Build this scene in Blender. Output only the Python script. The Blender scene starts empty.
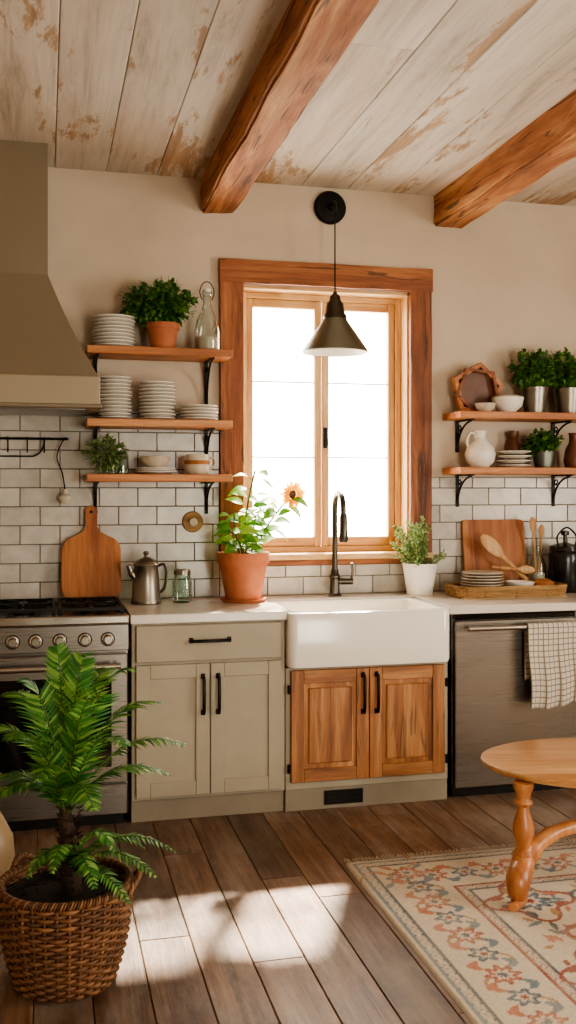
import bpy, bmesh, math, random
from mathutils import Vector, Matrix, noise
import numpy as np
random.seed(7)
np.random.seed(3)
R = random.uniform
ROT = math.radians(-13.7)

# ------------------------------------------------------------------ materials
def H(h, k=1.0):
    h = h.lstrip('#'); o = []
    for i in (0, 2, 4):
        c = int(h[i:i+2], 16)/255
        c = c/12.92 if c <= 0.04045 else ((c+0.055)/1.055)**2.4
        o.append(min(1, c*k))
    return (*o, 1)

class M:
    def __init__(s, name):
        s.m = bpy.data.materials.new(name); s.m.use_nodes = True
        s.nt = s.m.node_tree; s.b = s.nt.nodes['Principled BSDF']
        s.out = s.nt.nodes['Material Output']
    def n(s, t, **kw):
        nd = s.nt.nodes.new(t)
        for k, v in kw.items(): setattr(nd, k, v)
        return nd
    def l(s, a, b): s.nt.links.new(a, b)
    def coords(s, scale=(1, 1, 1), island=False, rot=(0, 0, 0)):
        tc = s.n('ShaderNodeTexCoord'); mp = s.n('ShaderNodeMapping')
        mp.inputs['Scale'].default_value = scale
        mp.inputs['Rotation'].default_value = rot
        if island:
            g = s.n('ShaderNodeNewGeometry')
            mul = s.n('ShaderNodeVectorMath', operation='MULTIPLY')
            cx = s.n('ShaderNodeCombineXYZ')
            for i in range(3): s.l(g.outputs['Random Per Island'], cx.inputs[i])
            mul.inputs[1].default_value = (13.1, 17.7, 9.3)
            s.l(cx.outputs[0], mul.inputs[0])
            ad = s.n('ShaderNodeVectorMath', operation='ADD')
            s.l(tc.outputs['Object'], ad.inputs[0]); s.l(mul.outputs[0], ad.inputs[1])
            s.l(ad.outputs[0], mp.inputs[0])
        else:
            s.l(tc.outputs['Object'], mp.inputs[0])
        return mp.outputs[0]
    def noise(s, vec, scale, detail=6, rough=.6, dist=0):
        nd = s.n('ShaderNodeTexNoise'); s.l(vec, nd.inputs['Vector'])
        nd.inputs['Scale'].default_value = scale; nd.inputs['Detail'].default_value = detail
        nd.inputs['Roughness'].default_value = rough; nd.inputs['Distortion'].default_value = dist
        return nd.outputs[0]
    def ramp(s, fac, stops):
        r = s.n('ShaderNodeValToRGB'); e = r.color_ramp.elements
        while len(e) < len(stops): e.new(.5)
        for i, (p, c) in enumerate(stops):
            e[i].position = p; e[i].color = c if len(c) == 4 else (*c, 1)
        s.l(fac, r.inputs[0]); return r.outputs[0]
    def mix(s, a, b, fac, blend='MIX'):
        mx = s.n('ShaderNodeMix', data_type='RGBA', blend_type=blend)
        for v, i in ((fac, 0), (a, 6), (b, 7)):
            if isinstance(v, bpy.types.NodeSocket): s.l(v, mx.inputs[i])
            else: mx.inputs[i].default_value = v
        return mx.outputs[2]
    def rnd(s): return s.n('ShaderNodeNewGeometry').outputs['Random Per Island']
    def bump(s, h, strength=.3, dist=.01):
        b = s.n('ShaderNodeBump'); b.inputs['Strength'].default_value = strength
        b.inputs['Distance'].default_value = dist
        s.l(h, b.inputs['Height']); s.l(b.outputs[0], s.b.inputs['Normal'])
    def set(s, **kw):
        for k, v in kw.items():
            k = k.replace('_', ' ')
            if isinstance(v, bpy.types.NodeSocket): s.l(v, s.b.inputs[k])
            else: s.b.inputs[k].default_value = v
        return s

def G(v): return (v, v, v, 1)

def paint(name, col, rough=.5, var=.12, scale=6, bump=.05, metallic=0):
    m = M(name); v = m.coords()
    n = m.noise(v, scale)
    c = H(col) if isinstance(col, str) else col
    d = tuple(x*(1-var*2) for x in c[:3]) + (1,)
    m.set(Base_Color=m.ramp(n, [(.3, d), (.65, c)]), Roughness=rough, Metallic=metallic)
    if bump: m.bump(m.noise(v, scale*12), bump, .005)
    return m.m

def wood(name, dark, mid, light, axis='x', s=1.0, rough=.5, bump=.25, var=.35, crack=0):
    m = M(name)
    k = {'x': (1.2, 14, 14), 'y': (14, 1.2, 14), 'z': (14, 14, 1.2)}[axis]
    k = tuple(a*s for a in k)
    v = m.coords(k, island=True)
    n1 = m.noise(v, 1.0, 5, .6, .9)
    v2 = m.coords(tuple(a*5 for a in k), island=True)
    n2 = m.noise(v2, 1.2, 4, .7, .2)
    c = m.ramp(n1, [(.28, H(dark)), (.5, H(mid)), (.72, H(light))])
    f = m.ramp(n2, [(.3, G(.62)), (.6, G(1.0))])
    c = m.mix(c, f, .75, 'MULTIPLY')
    rv = m.ramp(m.rnd(), [(0, G(1-var)), (1, G(1.0))])
    c = m.mix(c, rv, 1.0, 'MULTIPLY')
    if crack:
        v3 = m.coords(tuple(a*1.6 for a in k), island=True)
        n3 = m.noise(v3, 1.3, 3, .5, 1.5)
        cr = m.ramp(n3, [(.34, G(.22)), (.40, G(1.0))])
        c = m.mix(c, cr, crack, 'MULTIPLY')
    m.set(Base_Color=c, Roughness=rough)
    m.bump(n2, bump, .004)
    return m.m

def metal(name, col, rough=.3, brushed=None):
    m = M(name)
    v = m.coords(brushed or (8, 8, 8))
    n = m.noise(v, 1.0, 2)
    c = H(col); d = tuple(x*.92 for x in c[:3])+(1,)
    m.set(Base_Color=m.ramp(n, [(.3, d), (.7, c)]), Metallic=1.0,
          Roughness=m.ramp(n, [(.3, G(rough*.9)), (.7, G(rough*1.1))]))
    return m.m

def leafmat(name, a, b, c2, trans=.35):
    m = M(name)
    c = m.ramp(m.rnd(), [(0, H(a)), (.5, H(b)), (1, H(c2))])
    m.set(Base_Color=c, Roughness=.42)
    t = m.n('ShaderNodeBsdfTranslucent'); m.l(c, t.inputs[0])
    mx = m.n('ShaderNodeMixShader'); mx.inputs[0].default_value = trans
    m.l(m.b.outputs[0], mx.inputs[1]); m.l(t.outputs[0], mx.inputs[2]); m.l(mx.outputs[0], m.out.inputs[0])
    return m.m

def glassmat(name, tint, refl=.12):
    m = M(name)
    tr = m.n('ShaderNodeBsdfTransparent'); tr.inputs[0].default_value = tint
    gl = m.n('ShaderNodeBsdfGlossy'); gl.inputs['Roughness'].default_value = .05
    lw = m.n('ShaderNodeLayerWeight'); lw.inputs[0].default_value = refl
    mx = m.n('ShaderNodeMixShader')
    m.l(lw.outputs['Facing'], mx.inputs[0]); m.l(tr.outputs[0], mx.inputs[1]); m.l(gl.outputs[0], mx.inputs[2])
    m.l(mx.outputs[0], m.out.inputs[0])
    return m.m

def plaster():
    m = M('plaster'); v = m.coords()
    n = m.noise(v, 1.6, 5); n2 = m.noise(v, 40, 4)
    m.set(Base_Color=m.ramp(n, [(.3, H('#bdad98')), (.7, H('#cebea9'))]), Roughness=.85)
    m.bump(n2, .12, .004); return m.m
def ceiling_mat():
    m = M('whitewashed_planks')
    v = m.coords((8, .8, 8), island=True)
    n1 = m.noise(v, 1.0, 9, .72, .6)
    base = m.ramp(n1, [(.28, H('#a89a89')), (.44, H('#d2c6b6')), (.7, H('#e6dccf'))])
    v2 = m.coords((3.2, .62, 3.2), island=True)
    n2 = m.noise(v2, 1.1, 11, .74, .3)
    patch = m.ramp(n2, [(.55, G(0)), (.585, G(.9))])
    v3 = m.coords((30, 2, 30), island=True); n3 = m.noise(v3, 1.0, 5)
    brown = m.ramp(n3, [(.3, H('#94704e')), (.7, H('#c5a17a'))])
    c = m.mix(base, brown, patch)
    v5 = m.coords((1.3, .5, 1.3), island=True); n5 = m.noise(v5, 1.2, 4, .6)
    c = m.mix(c, H('#b8977a'), m.ramp(n5, [(.5, G(0)), (.75, G(.45))]))
    v4 = m.coords((45, 1.4, 45), island=True); n4 = m.noise(v4, 1.0, 5, .7)
    c = m.mix(c, m.ramp(n4, [(.3, G(.66)), (.5, G(1))]), .65, 'MULTIPLY')
    c = m.mix(c, m.ramp(m.rnd(), [(0, G(.82)), (1, G(1))]), 1.0, 'MULTIPLY')
    m.set(Base_Color=c, Roughness=.8); m.bump(n4, .3, .004); return m.m
def floor_mat():
    m = M('worn_oak_planks')
    v = m.coords((11, .9, 11), island=True)
    n1 = m.noise(v, 1.0, 7, .65, 1.0)
    c = m.ramp(n1, [(.25, H('#4f3524')), (.43, H('#825d43')), (.60, H('#a17e62')), (.8, H('#c2ab92'))])
    v2 = m.coords((60, 3, 60), island=True); n2 = m.noise(v2, 1.0, 5, .7)
    c = m.mix(c, m.ramp(n2, [(.3, G(.45)), (.6, G(1))]), .85, 'MULTIPLY')
    v3 = m.coords((2.2, .8, 2.2), island=True); n3 = m.noise(v3, 2.2, 9, .72)
    c = m.mix(c, H('#b5a89a'), m.ramp(n3, [(.47, G(0)), (.66, G(.7))]))
    v4 = m.coords((9, 5, 9)); n4 = m.noise(v4, 1.0, 6, .7)
    c = m.mix(c, m.ramp(n4, [(.3, G(.62)), (.55, G(1))]), .75, 'MULTIPLY')
    c = m.mix(c, m.ramp(m.rnd(), [(0, G(.50)), (1, G(1.0))]), 1.0, 'MULTIPLY')
    m.set(Base_Color=c, Roughness=m.ramp(n3, [(.3, G(.34)), (.7, G(.55))]))
    m.bump(n2, .4, .003); return m.m
def tile_mat():
    m = M('glazed_subway_tile'); v = m.coords((1, 1, 1), island=True)
    n = m.noise(v, 9, 4)
    c = m.ramp(n, [(.3, H('#b5afa4')), (.7, H('#d2ccc1'))])
    c = m.mix(c, m.ramp(m.rnd(), [(0, G(.80)), (1, G(1))]), 1, 'MULTIPLY')
    m.set(Base_Color=c, Roughness=.25); m.bump(n, .12, .01); return m.m

MAT = dict(
    plaster=plaster(), ceil=ceiling_mat(), floor=floor_mat(), tile=tile_mat(),
    grout=paint('grout', '#776f64', .9),
    beam=wood('rustic_beam_wood', '#6b3b20', '#b07042', '#dcaa78', 'y', .8, .75, .7, .1, .85),
    casing=wood('reclaimed_casing_wood', '#502a17', '#93552f', '#bb7a48', 'x', .9, .6, .5, .12, .8),
    casing_v=wood('reclaimed_casing_wood_vertical', '#502a17', '#93552f', '#bb7a48', 'z', .9, .6, .5, .12, .8),
    sash=wood('honey_sash_wood', '#b98450', '#ddb078', '#edcb9a', 'z', .8, .5, .15, .1),
    sash_h=wood('honey_sash_wood_h', '#b98450', '#ddb078', '#edcb9a', 'x', .8, .5, .15, .1),
    muntin=paint('glare_washed_muntin', '#f2e8d4', .5, .03),  # cream tone puts the window glare that washes out the bars into their colour
    shelf=wood('shelf_wood', '#8a4d26', '#bd7945', '#dba26e', 'x', .9, .5, .25, .1),
    cabwood=wood('cabinet_door_wood', '#74441f', '#aa6d3a', '#d09a62', 'z', .9, .5, .3, .2, .6),
    cabwood_h=wood('cabinet_door_wood_h', '#74441f', '#aa6d3a', '#d09a62', 'x', .9, .5, .3, .2, .6),
    board=wood('cutting_board_wood', '#8a4820', '#b56b34', '#cd8e50', 'z', .8, .55, .1, .2),
    board2=wood('walnut_board_wood', '#7a4424', '#a16034', '#b87c48', 'z', .8, .6, .1, .2),
    spoon=wood('utensil_wood', '#a8763f', '#c79a62', '#dab888', 'z', 1, .5, .1, .1),
    table=wood('table_wood', '#ab6d3c', '#d09a64', '#e6bd8c', 'x', .6, .3, .1, .12),
    tableleg=wood('table_leg_wood', '#8f5430', '#bb7a48', '#d29c6c', 'z', .7, .35, .1, .05),
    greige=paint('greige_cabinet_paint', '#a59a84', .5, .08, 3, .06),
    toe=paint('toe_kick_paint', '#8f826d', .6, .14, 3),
    hood=paint('taupe_hood_paint', '#7d705a', .5, .04, 2, .03),
    hoodband=paint('hood_band_paint', '#9c8f76', .45, .04, 2, .03),
    counter=paint('quartz_counter', '#dbd2c5', .22, .04, 4, 0),
    sink=paint('fireclay_white', '#eee8dd', .15, .01, 2, 0),
    ceramic=paint('ceramic_white', '#ece6da', .3, .05, 12, 0),
    ceramic2=paint('ceramic_cream', '#cdc0ab', .4, .12, 20, .02),
    vase=paint('tan_vase_glaze', '#a8916f', .4, .12, 10, .02),
    stone=paint('brown_stoneware', '#6b4127', .4, .15, 20, .03),
    terra=paint('terracotta', '#b86e4a', .8, .14, 10, .1),
    soil=paint('potting_soil', '#2b1c12', .95, .3, 60, .8),
    black=paint('black_iron', '#17150f', .42, .05, 20, .05, .6),
    blackpaint=paint('black_enamel', '#12110f', .25, .05, 10, 0),
    steel=metal('brushed_steel', '#948e86', .29, (3, 3, 260)),
    steel_l=metal('bright_steel', '#c2bcb2', .25),
    pewter=metal('pewter', '#8d867a', .36),
    gun=metal('gunmetal', '#57524a', .32),
    galv=metal('galvanised_shade', '#85887f', .42),
    oven=paint('oven_glass', '#0c0b0a', .08, .02, 3, 0),
    glass=glassmat('window_glass', (1, 1, 1, 1), .1),
    jar=glassmat('clear_jar_glass', (.84, .89, .86, 1), .45),
    jarg=glassmat('green_jar_glass', (.68, .82, .74, 1), .5),
    fern=leafmat('fern_leaf', '#2c6429', '#508a3c', '#96bf60', .35),
    herb=leafmat('herb_leaf', '#284f1e', '#4a7a2e', '#749b46', .3),
    herb2=leafmat('sage_leaf', '#56733f', '#82985a', '#a9b876', .35),
    basil=leafmat('broad_leaf', '#4f862c', '#7cac3c', '#aecd60', .5),
    petal=leafmat('sunflower_petal', '#e9a81c', '#f7c93a', '#fbdc6a', .45),
    stem=paint('green_stem', '#4d6b2c', .6),
    trunk=paint('fern_trunk', '#4a3320', .9, .3, 30, .8),
    wicker=wood('wicker', '#4a2d15', '#7f5332', '#b07e50', 'x', .5, .6, .4, .4),
    wicker2=wood('light_wicker', '#8a6436', '#b98f5b', '#d3b07c', 'x', .5, .65, .4, .3),
    bread=paint('bread_crust', '#b0713a', .7, .2, 20, .2),
    white=paint('white_enamel', '#e9e5dc', .4, .02, 5, 0),
)

# ------------------------------------------------------------------ geometry
def E(name, loc=(0, 0, 0), rotz=0):
    o = bpy.data.objects.new(name, None); bpy.context.collection.objects.link(o)
    o.empty_display_size = .05; o.location = loc; o.rotation_euler = (0, 0, rotz); return o

def O(name, bm, mat, parent=None, smooth=False, loc=None, rot=None):
    me = bpy.data.meshes.new(name)
    bmesh.ops.recalc_face_normals(bm, faces=bm.faces[:])
    bm.to_mesh(me); bm.free()
    o = bpy.data.objects.new(name, me); bpy.context.collection.objects.link(o)
    me.materials.append(MAT[mat] if isinstance(mat, str) else mat)
    if smooth:
        for p in me.polygons: p.use_smooth = True
        if smooth == 'auto':
            try:
                me.set_sharp_from_angle(angle=math.radians(38))
            except Exception: pass
    if parent: o.parent = parent
    if loc: o.location = loc
    if rot: o.rotation_euler = rot
    return o

def bb(bm, x0, x1, y0, y1, z0, z1):
    vs = [bm.verts.new((x, y, z)) for x in (x0, x1) for y in (y0, y1) for z in (z0, z1)]
    for f in ((0, 1, 3, 2), (4, 6, 7, 5), (0, 4, 5, 1), (2, 3, 7, 6), (0, 2, 6, 4), (1, 5, 7, 3)):
        bm.faces.new([vs[i] for i in f])
    return vs
def bev(bm, w, seg=1):
    if w: bmesh.ops.bevel(bm, geom=bm.edges[:], offset=w, segments=seg, affect='EDGES', profile=.5)
def box(name, x0, x1, y0, y1, z0, z1, mat, parent=None, bevel=.003, seg=1):
    bm = bmesh.new(); bb(bm, x0, x1, y0, y1, z0, z1); bev(bm, bevel, seg)
    return O(name, bm, mat, parent)

def lathe_bm(bm, prof, seg=32, c=(0, 0, 0), sx=1, sy=1, rib=None):
    rings = []
    for i, (r, z) in enumerate(prof):
        if r < 1e-5:
            rings.append([bm.verts.new((c[0], c[1], c[2]+z))])
        else:
            ring = []
            for j in range(seg):
                a = 2*math.pi*j/seg; rr = r
                if rib: rr *= 1+rib[1]*math.cos(rib[0]*a)
                ring.append(bm.verts.new((c[0]+rr*sx*math.cos(a), c[1]+rr*sy*math.sin(a), c[2]+z)))
            rings.append(ring)
    for a, b in zip(rings, rings[1:]):
        if len(a) == 1 and len(b) == 1: continue
        for j in range(seg):
            k = (j+1) % seg
            if len(a) == 1: bm.faces.new((a[0], b[j], b[k]))
            elif len(b) == 1: bm.faces.new((a[j], b[0], a[k]))
            else: bm.faces.new((a[j], b[j], b[k], a[k]))
def lathe(name, prof, mat, parent=None, seg=32, c=(0, 0, 0), smooth='auto', **kw):
    bm = bmesh.new(); lathe_bm(bm, prof, seg, c, **kw); return O(name, bm, mat, parent, smooth)

def tube_bm(bm, pts, r, seg=8, cap=True, flat=1.0):
    pts = [Vector(p) for p in pts]; n = len(pts)
    rs = r if isinstance(r, (list, tuple)) else [r]*n
    T = [(pts[min(i+1, n-1)]-pts[max(i-1, 0)]).normalized() for i in range(n)]
    u = T[0].orthogonal().normalized(); rings = []
    for i in range(n):
        u = (u-T[i]*u.dot(T[i])).normalized(); w = T[i].cross(u)
        rings.append([bm.verts.new(pts[i]+(u*math.cos(2*math.pi*j/seg)+w*math.sin(2*math.pi*j/seg)*flat)*rs[i]) for j in range(seg)])
    for a, b in zip(rings, rings[1:]):
        for j in range(seg):
            k = (j+1) % seg; bm.faces.new((a[j], b[j], b[k], a[k]))
    if cap:
        bm.faces.new(rings[0]); bm.faces.new(rings[-1][::-1])
def tube(name, pts, r, mat, parent=None, seg=8, **kw):
    bm = bmesh.new(); tube_bm(bm, pts, r, seg, **kw); return O(name, bm, mat, parent, 'auto')
def bez(p0, p1, p2, n=12):
    p0, p1, p2 = Vector(p0), Vector(p1), Vector(p2)
    return [p0*(1-t)**2+p1*2*t*(1-t)+p2*t*t for t in [i/n for i in range(n+1)]]
def smoothpath(pts, n=6):
    P = [Vector(p) for p in pts]; P = [P[0]*2-P[1]]+P+[P[-1]*2-P[-2]]; out = []
    for i in range(1, len(P)-2):
        a, b, c, d = P[i-1:i+3]
        for k in range(n):
            t = k/n
            out.append(.5*((2*b)+(-a+c)*t+(2*a-5*b+4*c-d)*t*t+(-a+3*b-3*c+d)*t**3))
    out.append(P[-2]); return out

def prism(name, poly, y0, y1, mat, parent=None, bevel=.003, rot=None, loc=None, smooth=False):
    bm = bmesh.new()
    a = [bm.verts.new((x, y0, z)) for x, z in poly]; b = [bm.verts.new((x, y1, z)) for x, z in poly]
    bm.faces.new(a); bm.faces.new(b[::-1]); n = len(poly)
    for i in range(n): bm.faces.new((a[i], b[i], b[(i+1) % n], a[(i+1) % n]))
    if bevel:
        es = [e for e in bm.edges if abs(e.verts[0].co.y-e.verts[1].co.y) < 1e-6]
        bmesh.ops.bevel(bm, geom=es, offset=bevel, segments=2, affect='EDGES')
    return O(name, bm, mat, parent, smooth, loc, rot)

def leaf(bm, p, d, n, L, W, fold=.25, droop=.2, rows=3, shape='oval'):
    d = d.normalized(); s = d.cross(n)
    if s.length < 1e-4: s = d.orthogonal()
    s.normalize(); n = s.cross(d).normalized(); prev = None
    for i in range(rows+1):
        t = i/rows
        w = W*.5*(math.sin(math.pi*min(1, t**.75)) if shape == 'oval' else (1-t)**.6 * min(1, t*6+.3))
        c = p+d*(L*t)-n*(droop*L*t*t)
        if i == rows: cur = [bm.verts.new(c)]
        elif i == 0 and shape == 'oval': cur = [bm.verts.new(c)]
        else: cur = [bm.verts.new(c-s*w+n*w*fold), bm.verts.new(c), bm.verts.new(c+s*w+n*w*fold)]
        if prev:
            if len(prev) == 1 and len(cur) == 3:
                bm.faces.new((prev[0], cur[0], cur[1])); bm.faces.new((prev[0], cur[1], cur[2]))
            elif len(prev) == 3 and len(cur) == 3:
                bm.faces.new((prev[0], cur[0], cur[1], prev[1])); bm.faces.new((prev[1], cur[1], cur[2], prev[2]))
            elif len(prev) == 3 and len(cur) == 1:
                bm.faces.new((prev[0], cur[0], prev[1])); bm.faces.new((prev[1], cur[0], prev[2]))
        prev = cur

def rv():
    while True:
        v = Vector((R(-1, 1), R(-1, 1), R(-1, 1)))
        if .1 < v.length < 1: return v.normalized()

def bush(parent, base, c, rad, nst, lf, L, W, mat, stem='stem', ymax=None, zmin=None):
    bs = bmesh.new(); bl = bmesh.new(); base = Vector(base); c = Vector(c)
    for i in range(nst):
        v = rv()*(R(.35, 1)**.5); tip = c+Vector((v.x*rad[0], v.y*rad[1], v.z*rad[2]))
        if ymax is not None: tip.y = min(tip.y, ymax)
        if zmin is not None: tip.z = max(tip.z, zmin)
        st = base+Vector((R(-.02, .02), R(-.02, .02), 0))
        mid = (st+tip)/2+Vector((0, 0, .03)); P = bez(st, mid, tip, 5)
        tube_bm(bs, P, .0016, 4, cap=False)
        for k in range(lf):
            t = R(.45, 1.0); q = P[min(5, int(t*5))]+rv()*L*.5
            dd = (q-c); dd = Vector((dd.x/rad[0], dd.y/rad[1], dd.z/rad[2])).normalized()+rv()*.8+Vector((0, 0, .15))
            if ymax is not None and q.y > ymax: q.y = ymax
            leaf(bl, q, dd, (Vector((0, 0, 1))+rv()*.7).normalized(), L*R(.7, 1.25), W*R(.8, 1.2), .2, R(0, .4), 3)
    O('stems', bs, stem, parent); O('leaves', bl, mat, parent, True)

def plates(name, loc, r, h, n, mat='ceramic', bowl=False):
    bm = bmesh.new(); st = (h-.012)/max(1, n-1) if n > 1 else 0
    for i in range(n):
        z = i*st; rr = r*R(.95, 1.0); ox, oy = R(-.003, .003), R(-.003, .003)
        if bowl: prof = [(0, z), (rr*.5, z), (rr*.55, z+.004), (rr*.85, z+h*.25+.02), (rr, z+h*.25+.045), (rr*.97, z+h*.25+.045), (rr*.8, z+h*.25+.022), (rr*.45, z+.012), (0, z+.01)]
        else: prof = [(0, z), (rr*.6, z), (rr*.66, z+.002), (rr, z+.011), (rr*.995, z+.0145), (rr*.68, z+.007), (0, z+.006)]
        lathe_bm(bm, prof, 36, (ox, oy, 0))
    return O(name, bm, mat, None, 'auto', loc)

# ------------------------------------------------------------------ room shell
XL, XR, YB, CZ = -1.35, 4.5, -6.6, 3.05
def wall(name, boxes):
    bm = bmesh.new()
    for b in boxes: bb(bm, *b)
    return O(name, bm, 'plaster')
WX0, WX1, WZ0, WZ1 = .985, 1.900, 1.13, 2.52
SY0, SY1, SZ0, SZ1 = -4.3, -2.9, .9, 2.4
wall('wall_back', [(XL-.2, WX0, 0, .2, -.05, CZ+.05), (WX1, XR+.2, 0, .2, -.05, CZ+.05), (WX0, WX1, 0, .2, -.05, WZ0), (WX0, WX1, 0, .2, WZ1, CZ+.05)])
wall('wall_left', [(XL-.2, XL, YB, 0, -.05, CZ+.05)])
wall('wall_right', [(XR, XR+.2, YB, SY0, -.05, CZ+.05), (XR, XR+.2, SY1, 0, -.05, CZ+.05), (XR, XR+.2, SY0, SY1, -.05, SZ0), (XR, XR+.2, SY0, SY1, SZ1, CZ+.05)])  # unseen side opening, added and sized to let fill light in
wall('wall_front', [(XL-.2, 1.5, YB-.2, YB, -.05, CZ+.05), (2.5, XR+.2, YB-.2, YB, -.05, CZ+.05), (1.5, 2.5, YB-.2, YB, 2.15, CZ+.05)])  # gap behind the camera is an unseen opening added for frontal fill

def planks(name, mat, w, z0, z1, lens, bv, gap=.0015, x0=XL):
    bm = bmesh.new(); x = x0
    while x < XR:
        x2 = min(x+w, XR); y = 0.0; first = True
        while y > YB:
            L = R(*lens)*(R(.3, 1) if first else 1); first = False
            y2 = max(y-L, YB)
            if y2-YB < .3: y2 = YB
            bb(bm, x+gap, x2-gap, y2+gap, y-gap, z0, z1); y = y2
        x = x2
    bev(bm, bv); return O(name, bm, mat)
planks('floor', 'floor', .165, -.03, 0, (1.4, 2.8), .0028, .001)
box('floor_subfloor', XL, XR, YB, 0, -.06, -.031, 'soil', bevel=0)
planks('ceiling', 'ceil', .25, CZ, CZ+.03, (2.5, 4.5), .0035, .001, XL+.15-.25)
box('ceiling_deck', XL-.1, XR, YB, 0, CZ+.031, CZ+.08, 'soil', bevel=0)

for i, x in enumerate((-.50, .775, 2.04, 3.3)):
    bm = bmesh.new(); bb(bm, x, x+.175, YB, 0, 2.885, CZ+.0)
    for k in range(1, 60):
        bmesh.ops.bisect_plane(bm, geom=bm.verts[:]+bm.edges[:]+bm.faces[:], plane_co=(0, YB*k/60, 0), plane_no=(0, 1, 0))
    for dz in (2.93, 2.97): bmesh.ops.bisect_plane(bm, geom=bm.verts[:]+bm.edges[:]+bm.faces[:], plane_co=(0, 0, dz), plane_no=(0, 0, 1))
    for dx in (.06, .12): bmesh.ops.bisect_plane(bm, geom=bm.verts[:]+bm.edges[:]+bm.faces[:], plane_co=(x+dx, 0, 0), plane_no=(1, 0, 0))
    es = [e for e in bm.edges if len(e.link_faces) == 2 and e.calc_face_angle(0) > 1 and abs(e.verts[0].co.y-e.verts[1].co.y) > .01 and e.verts[0].co.z < 2.9]
    bmesh.ops.bevel(bm, geom=es, offset=.012, segments=2, affect='EDGES')
    for v in bm.verts:
        if v.co.z < CZ-.001:
            q = noise.noise_vector(Vector((v.co.x*5+i*9, v.co.y*3.5, v.co.z*5)))*.010+noise.noise_vector(Vector((v.co.x*20, v.co.y*14, v.co.z*20)))*.005
            v.co.x += q.x; v.co.z += q.z
    O('ceiling_beam', bm, 'beam', None, False)

# backsplash
ts = E('tile_backsplash')
bm = bmesh.new(); bg = bmesh.new()
TW, TH, g = .19, .0925, .0046
for (x0, x1, z0, z1) in ((XL, .868, .922, 1.863), (.868, 2.015, .922, 1.075), (2.015, XR, .922, 1.535)):
    bb(bg, x0, x1, -.006, 0, z0, z1)
    r = 0; z = .922
    while z < z1-.01:
        x = XL-(TW/2 if r % 2 else 0)
        while x < x1:
            a, b = max(x, x0), min(x+TW, x1); zt = min(z+TH, z1)
            if b-a > .012:
                o = R(0, .0012); bb(bm, a+g/2, b-g/2, -.011-o, -.0055, z+g/2, zt-g/2)
            x += TW
        z += TH; r += 1
bev(bm, .0018); O('tiles', bm, 'tile', ts); O('grout', bg, 'grout', ts)

# ------------------------------------------------------------------ window
w = E('window_1')
cs = .115
def rough_board(name, x0, x1, y0, y1, z0, z1, mat, par, vert):
    bm = bmesh.new(); bb(bm, x0, x1, y0, y1, z0, z1)
    n = 14
    for k in range(1, n):
        if vert: bmesh.ops.bisect_plane(bm, geom=bm.verts[:]+bm.edges[:]+bm.faces[:], plane_co=(0, 0, z0+(z1-z0)*k/n), plane_no=(0, 0, 1))
        else: bmesh.ops.bisect_plane(bm, geom=bm.verts[:]+bm.edges[:]+bm.faces[:], plane_co=(x0+(x1-x0)*k/n, 0, 0), plane_no=(1, 0, 0))
    for v in bm.verts:
        q = noise.noise_vector(v.co*7)*.004
        if vert: v.co.x += q.x
        else: v.co.z += q.z
        if v.co.y < -.02: v.co.y += q.y
    return O(name, bm, mat, par)
rough_board('casing_left', WX0-cs, WX0+.004, -.035, -.0, 1.10, 2.53, 'casing_v', w, True)
rough_board('casing_right', WX1-.004, WX1+cs, -.035, -.0, 1.10, 2.53, 'casing_v', w, True)
rough_board('casing_top', WX0-cs-.004, WX1+cs+.004, -.04, -.0, 2.525, 2.645, 'casing', w, False)
box('sill', WX0-cs, WX1+cs, -.06, .17, 1.105, 1.135, 'sash_h', w, .004)
box('apron', WX0-cs+.01, WX1+cs-.01, -.03, 0, 1.075, 1.105, 'casing', w, .003)
box('liner_left', WX0, WX0+.014, .0, .2, 1.135, 2.52, 'sash', w, .002)
box('liner_right', WX1-.014, WX1, .0, .2, 1.135, 2.52, 'sash', w, .002)
box('liner_top', WX0, WX1, .0, .2, 2.505, 2.52, 'sash_h', w, .002)
fy0, fy1 = .09, .16
box('frame_left', WX0+.014, WX0+.045, fy0, fy1, 1.135, 2.505, 'sash', w, .003)
box('frame_right', WX1-.045, WX1-.014, fy0, fy1, 1.135, 2.505, 'sash', w, .003)
box('frame_head', WX0+.045, WX1-.045, fy0, fy1, 2.475, 2.505, 'sash_h', w, .003)
box('frame_bottom', WX0+.045, WX1-.045, fy0, fy1, 1.135, 1.165, 'sash_h', w, .003)
xm = 1.443
for nm, a, b in (('left', WX0+.045, xm-.003), ('right', xm+.003, WX1-.045)):
    s0, s1 = .105, .145; sw = .037
    box('sash_%s_stile_a' % nm, a, a+sw, s0, s1, 1.165, 2.475, 'sash', w, .004)
    box('sash_%s_stile_b' % nm, b-sw, b, s0, s1, 1.165, 2.475, 'sash', w, .004)
    box('sash_%s_rail_top' % nm, a+sw, b-sw, s0, s1, 2.43, 2.475, 'sash_h', w, .004)
    box('sash_%s_rail_bottom' % nm, a+sw, b-sw, s0, s1, 1.165, 1.215, 'sash_h', w, .004)
    for k, z in enumerate((1.64, 2.04)):
        box('muntin_%s_%d' % (nm, k), a+sw, b-sw, .118, .132, z-.004, z+.004, 'muntin', w, .001)
    box('glass_%s' % nm, a+sw, b-sw, .123, .126, 1.215, 2.43, 'glass', w, 0)
box('latch_plate', xm+.008, xm+.03, .098, .106, 1.69, 1.80, 'black', w, .002)
tube('latch_lever', [(xm+.019, .1, 1.74), (xm+.019, .075, 1.74), (xm+.019, .07, 1.70)], .006, 'black', w)

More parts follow.
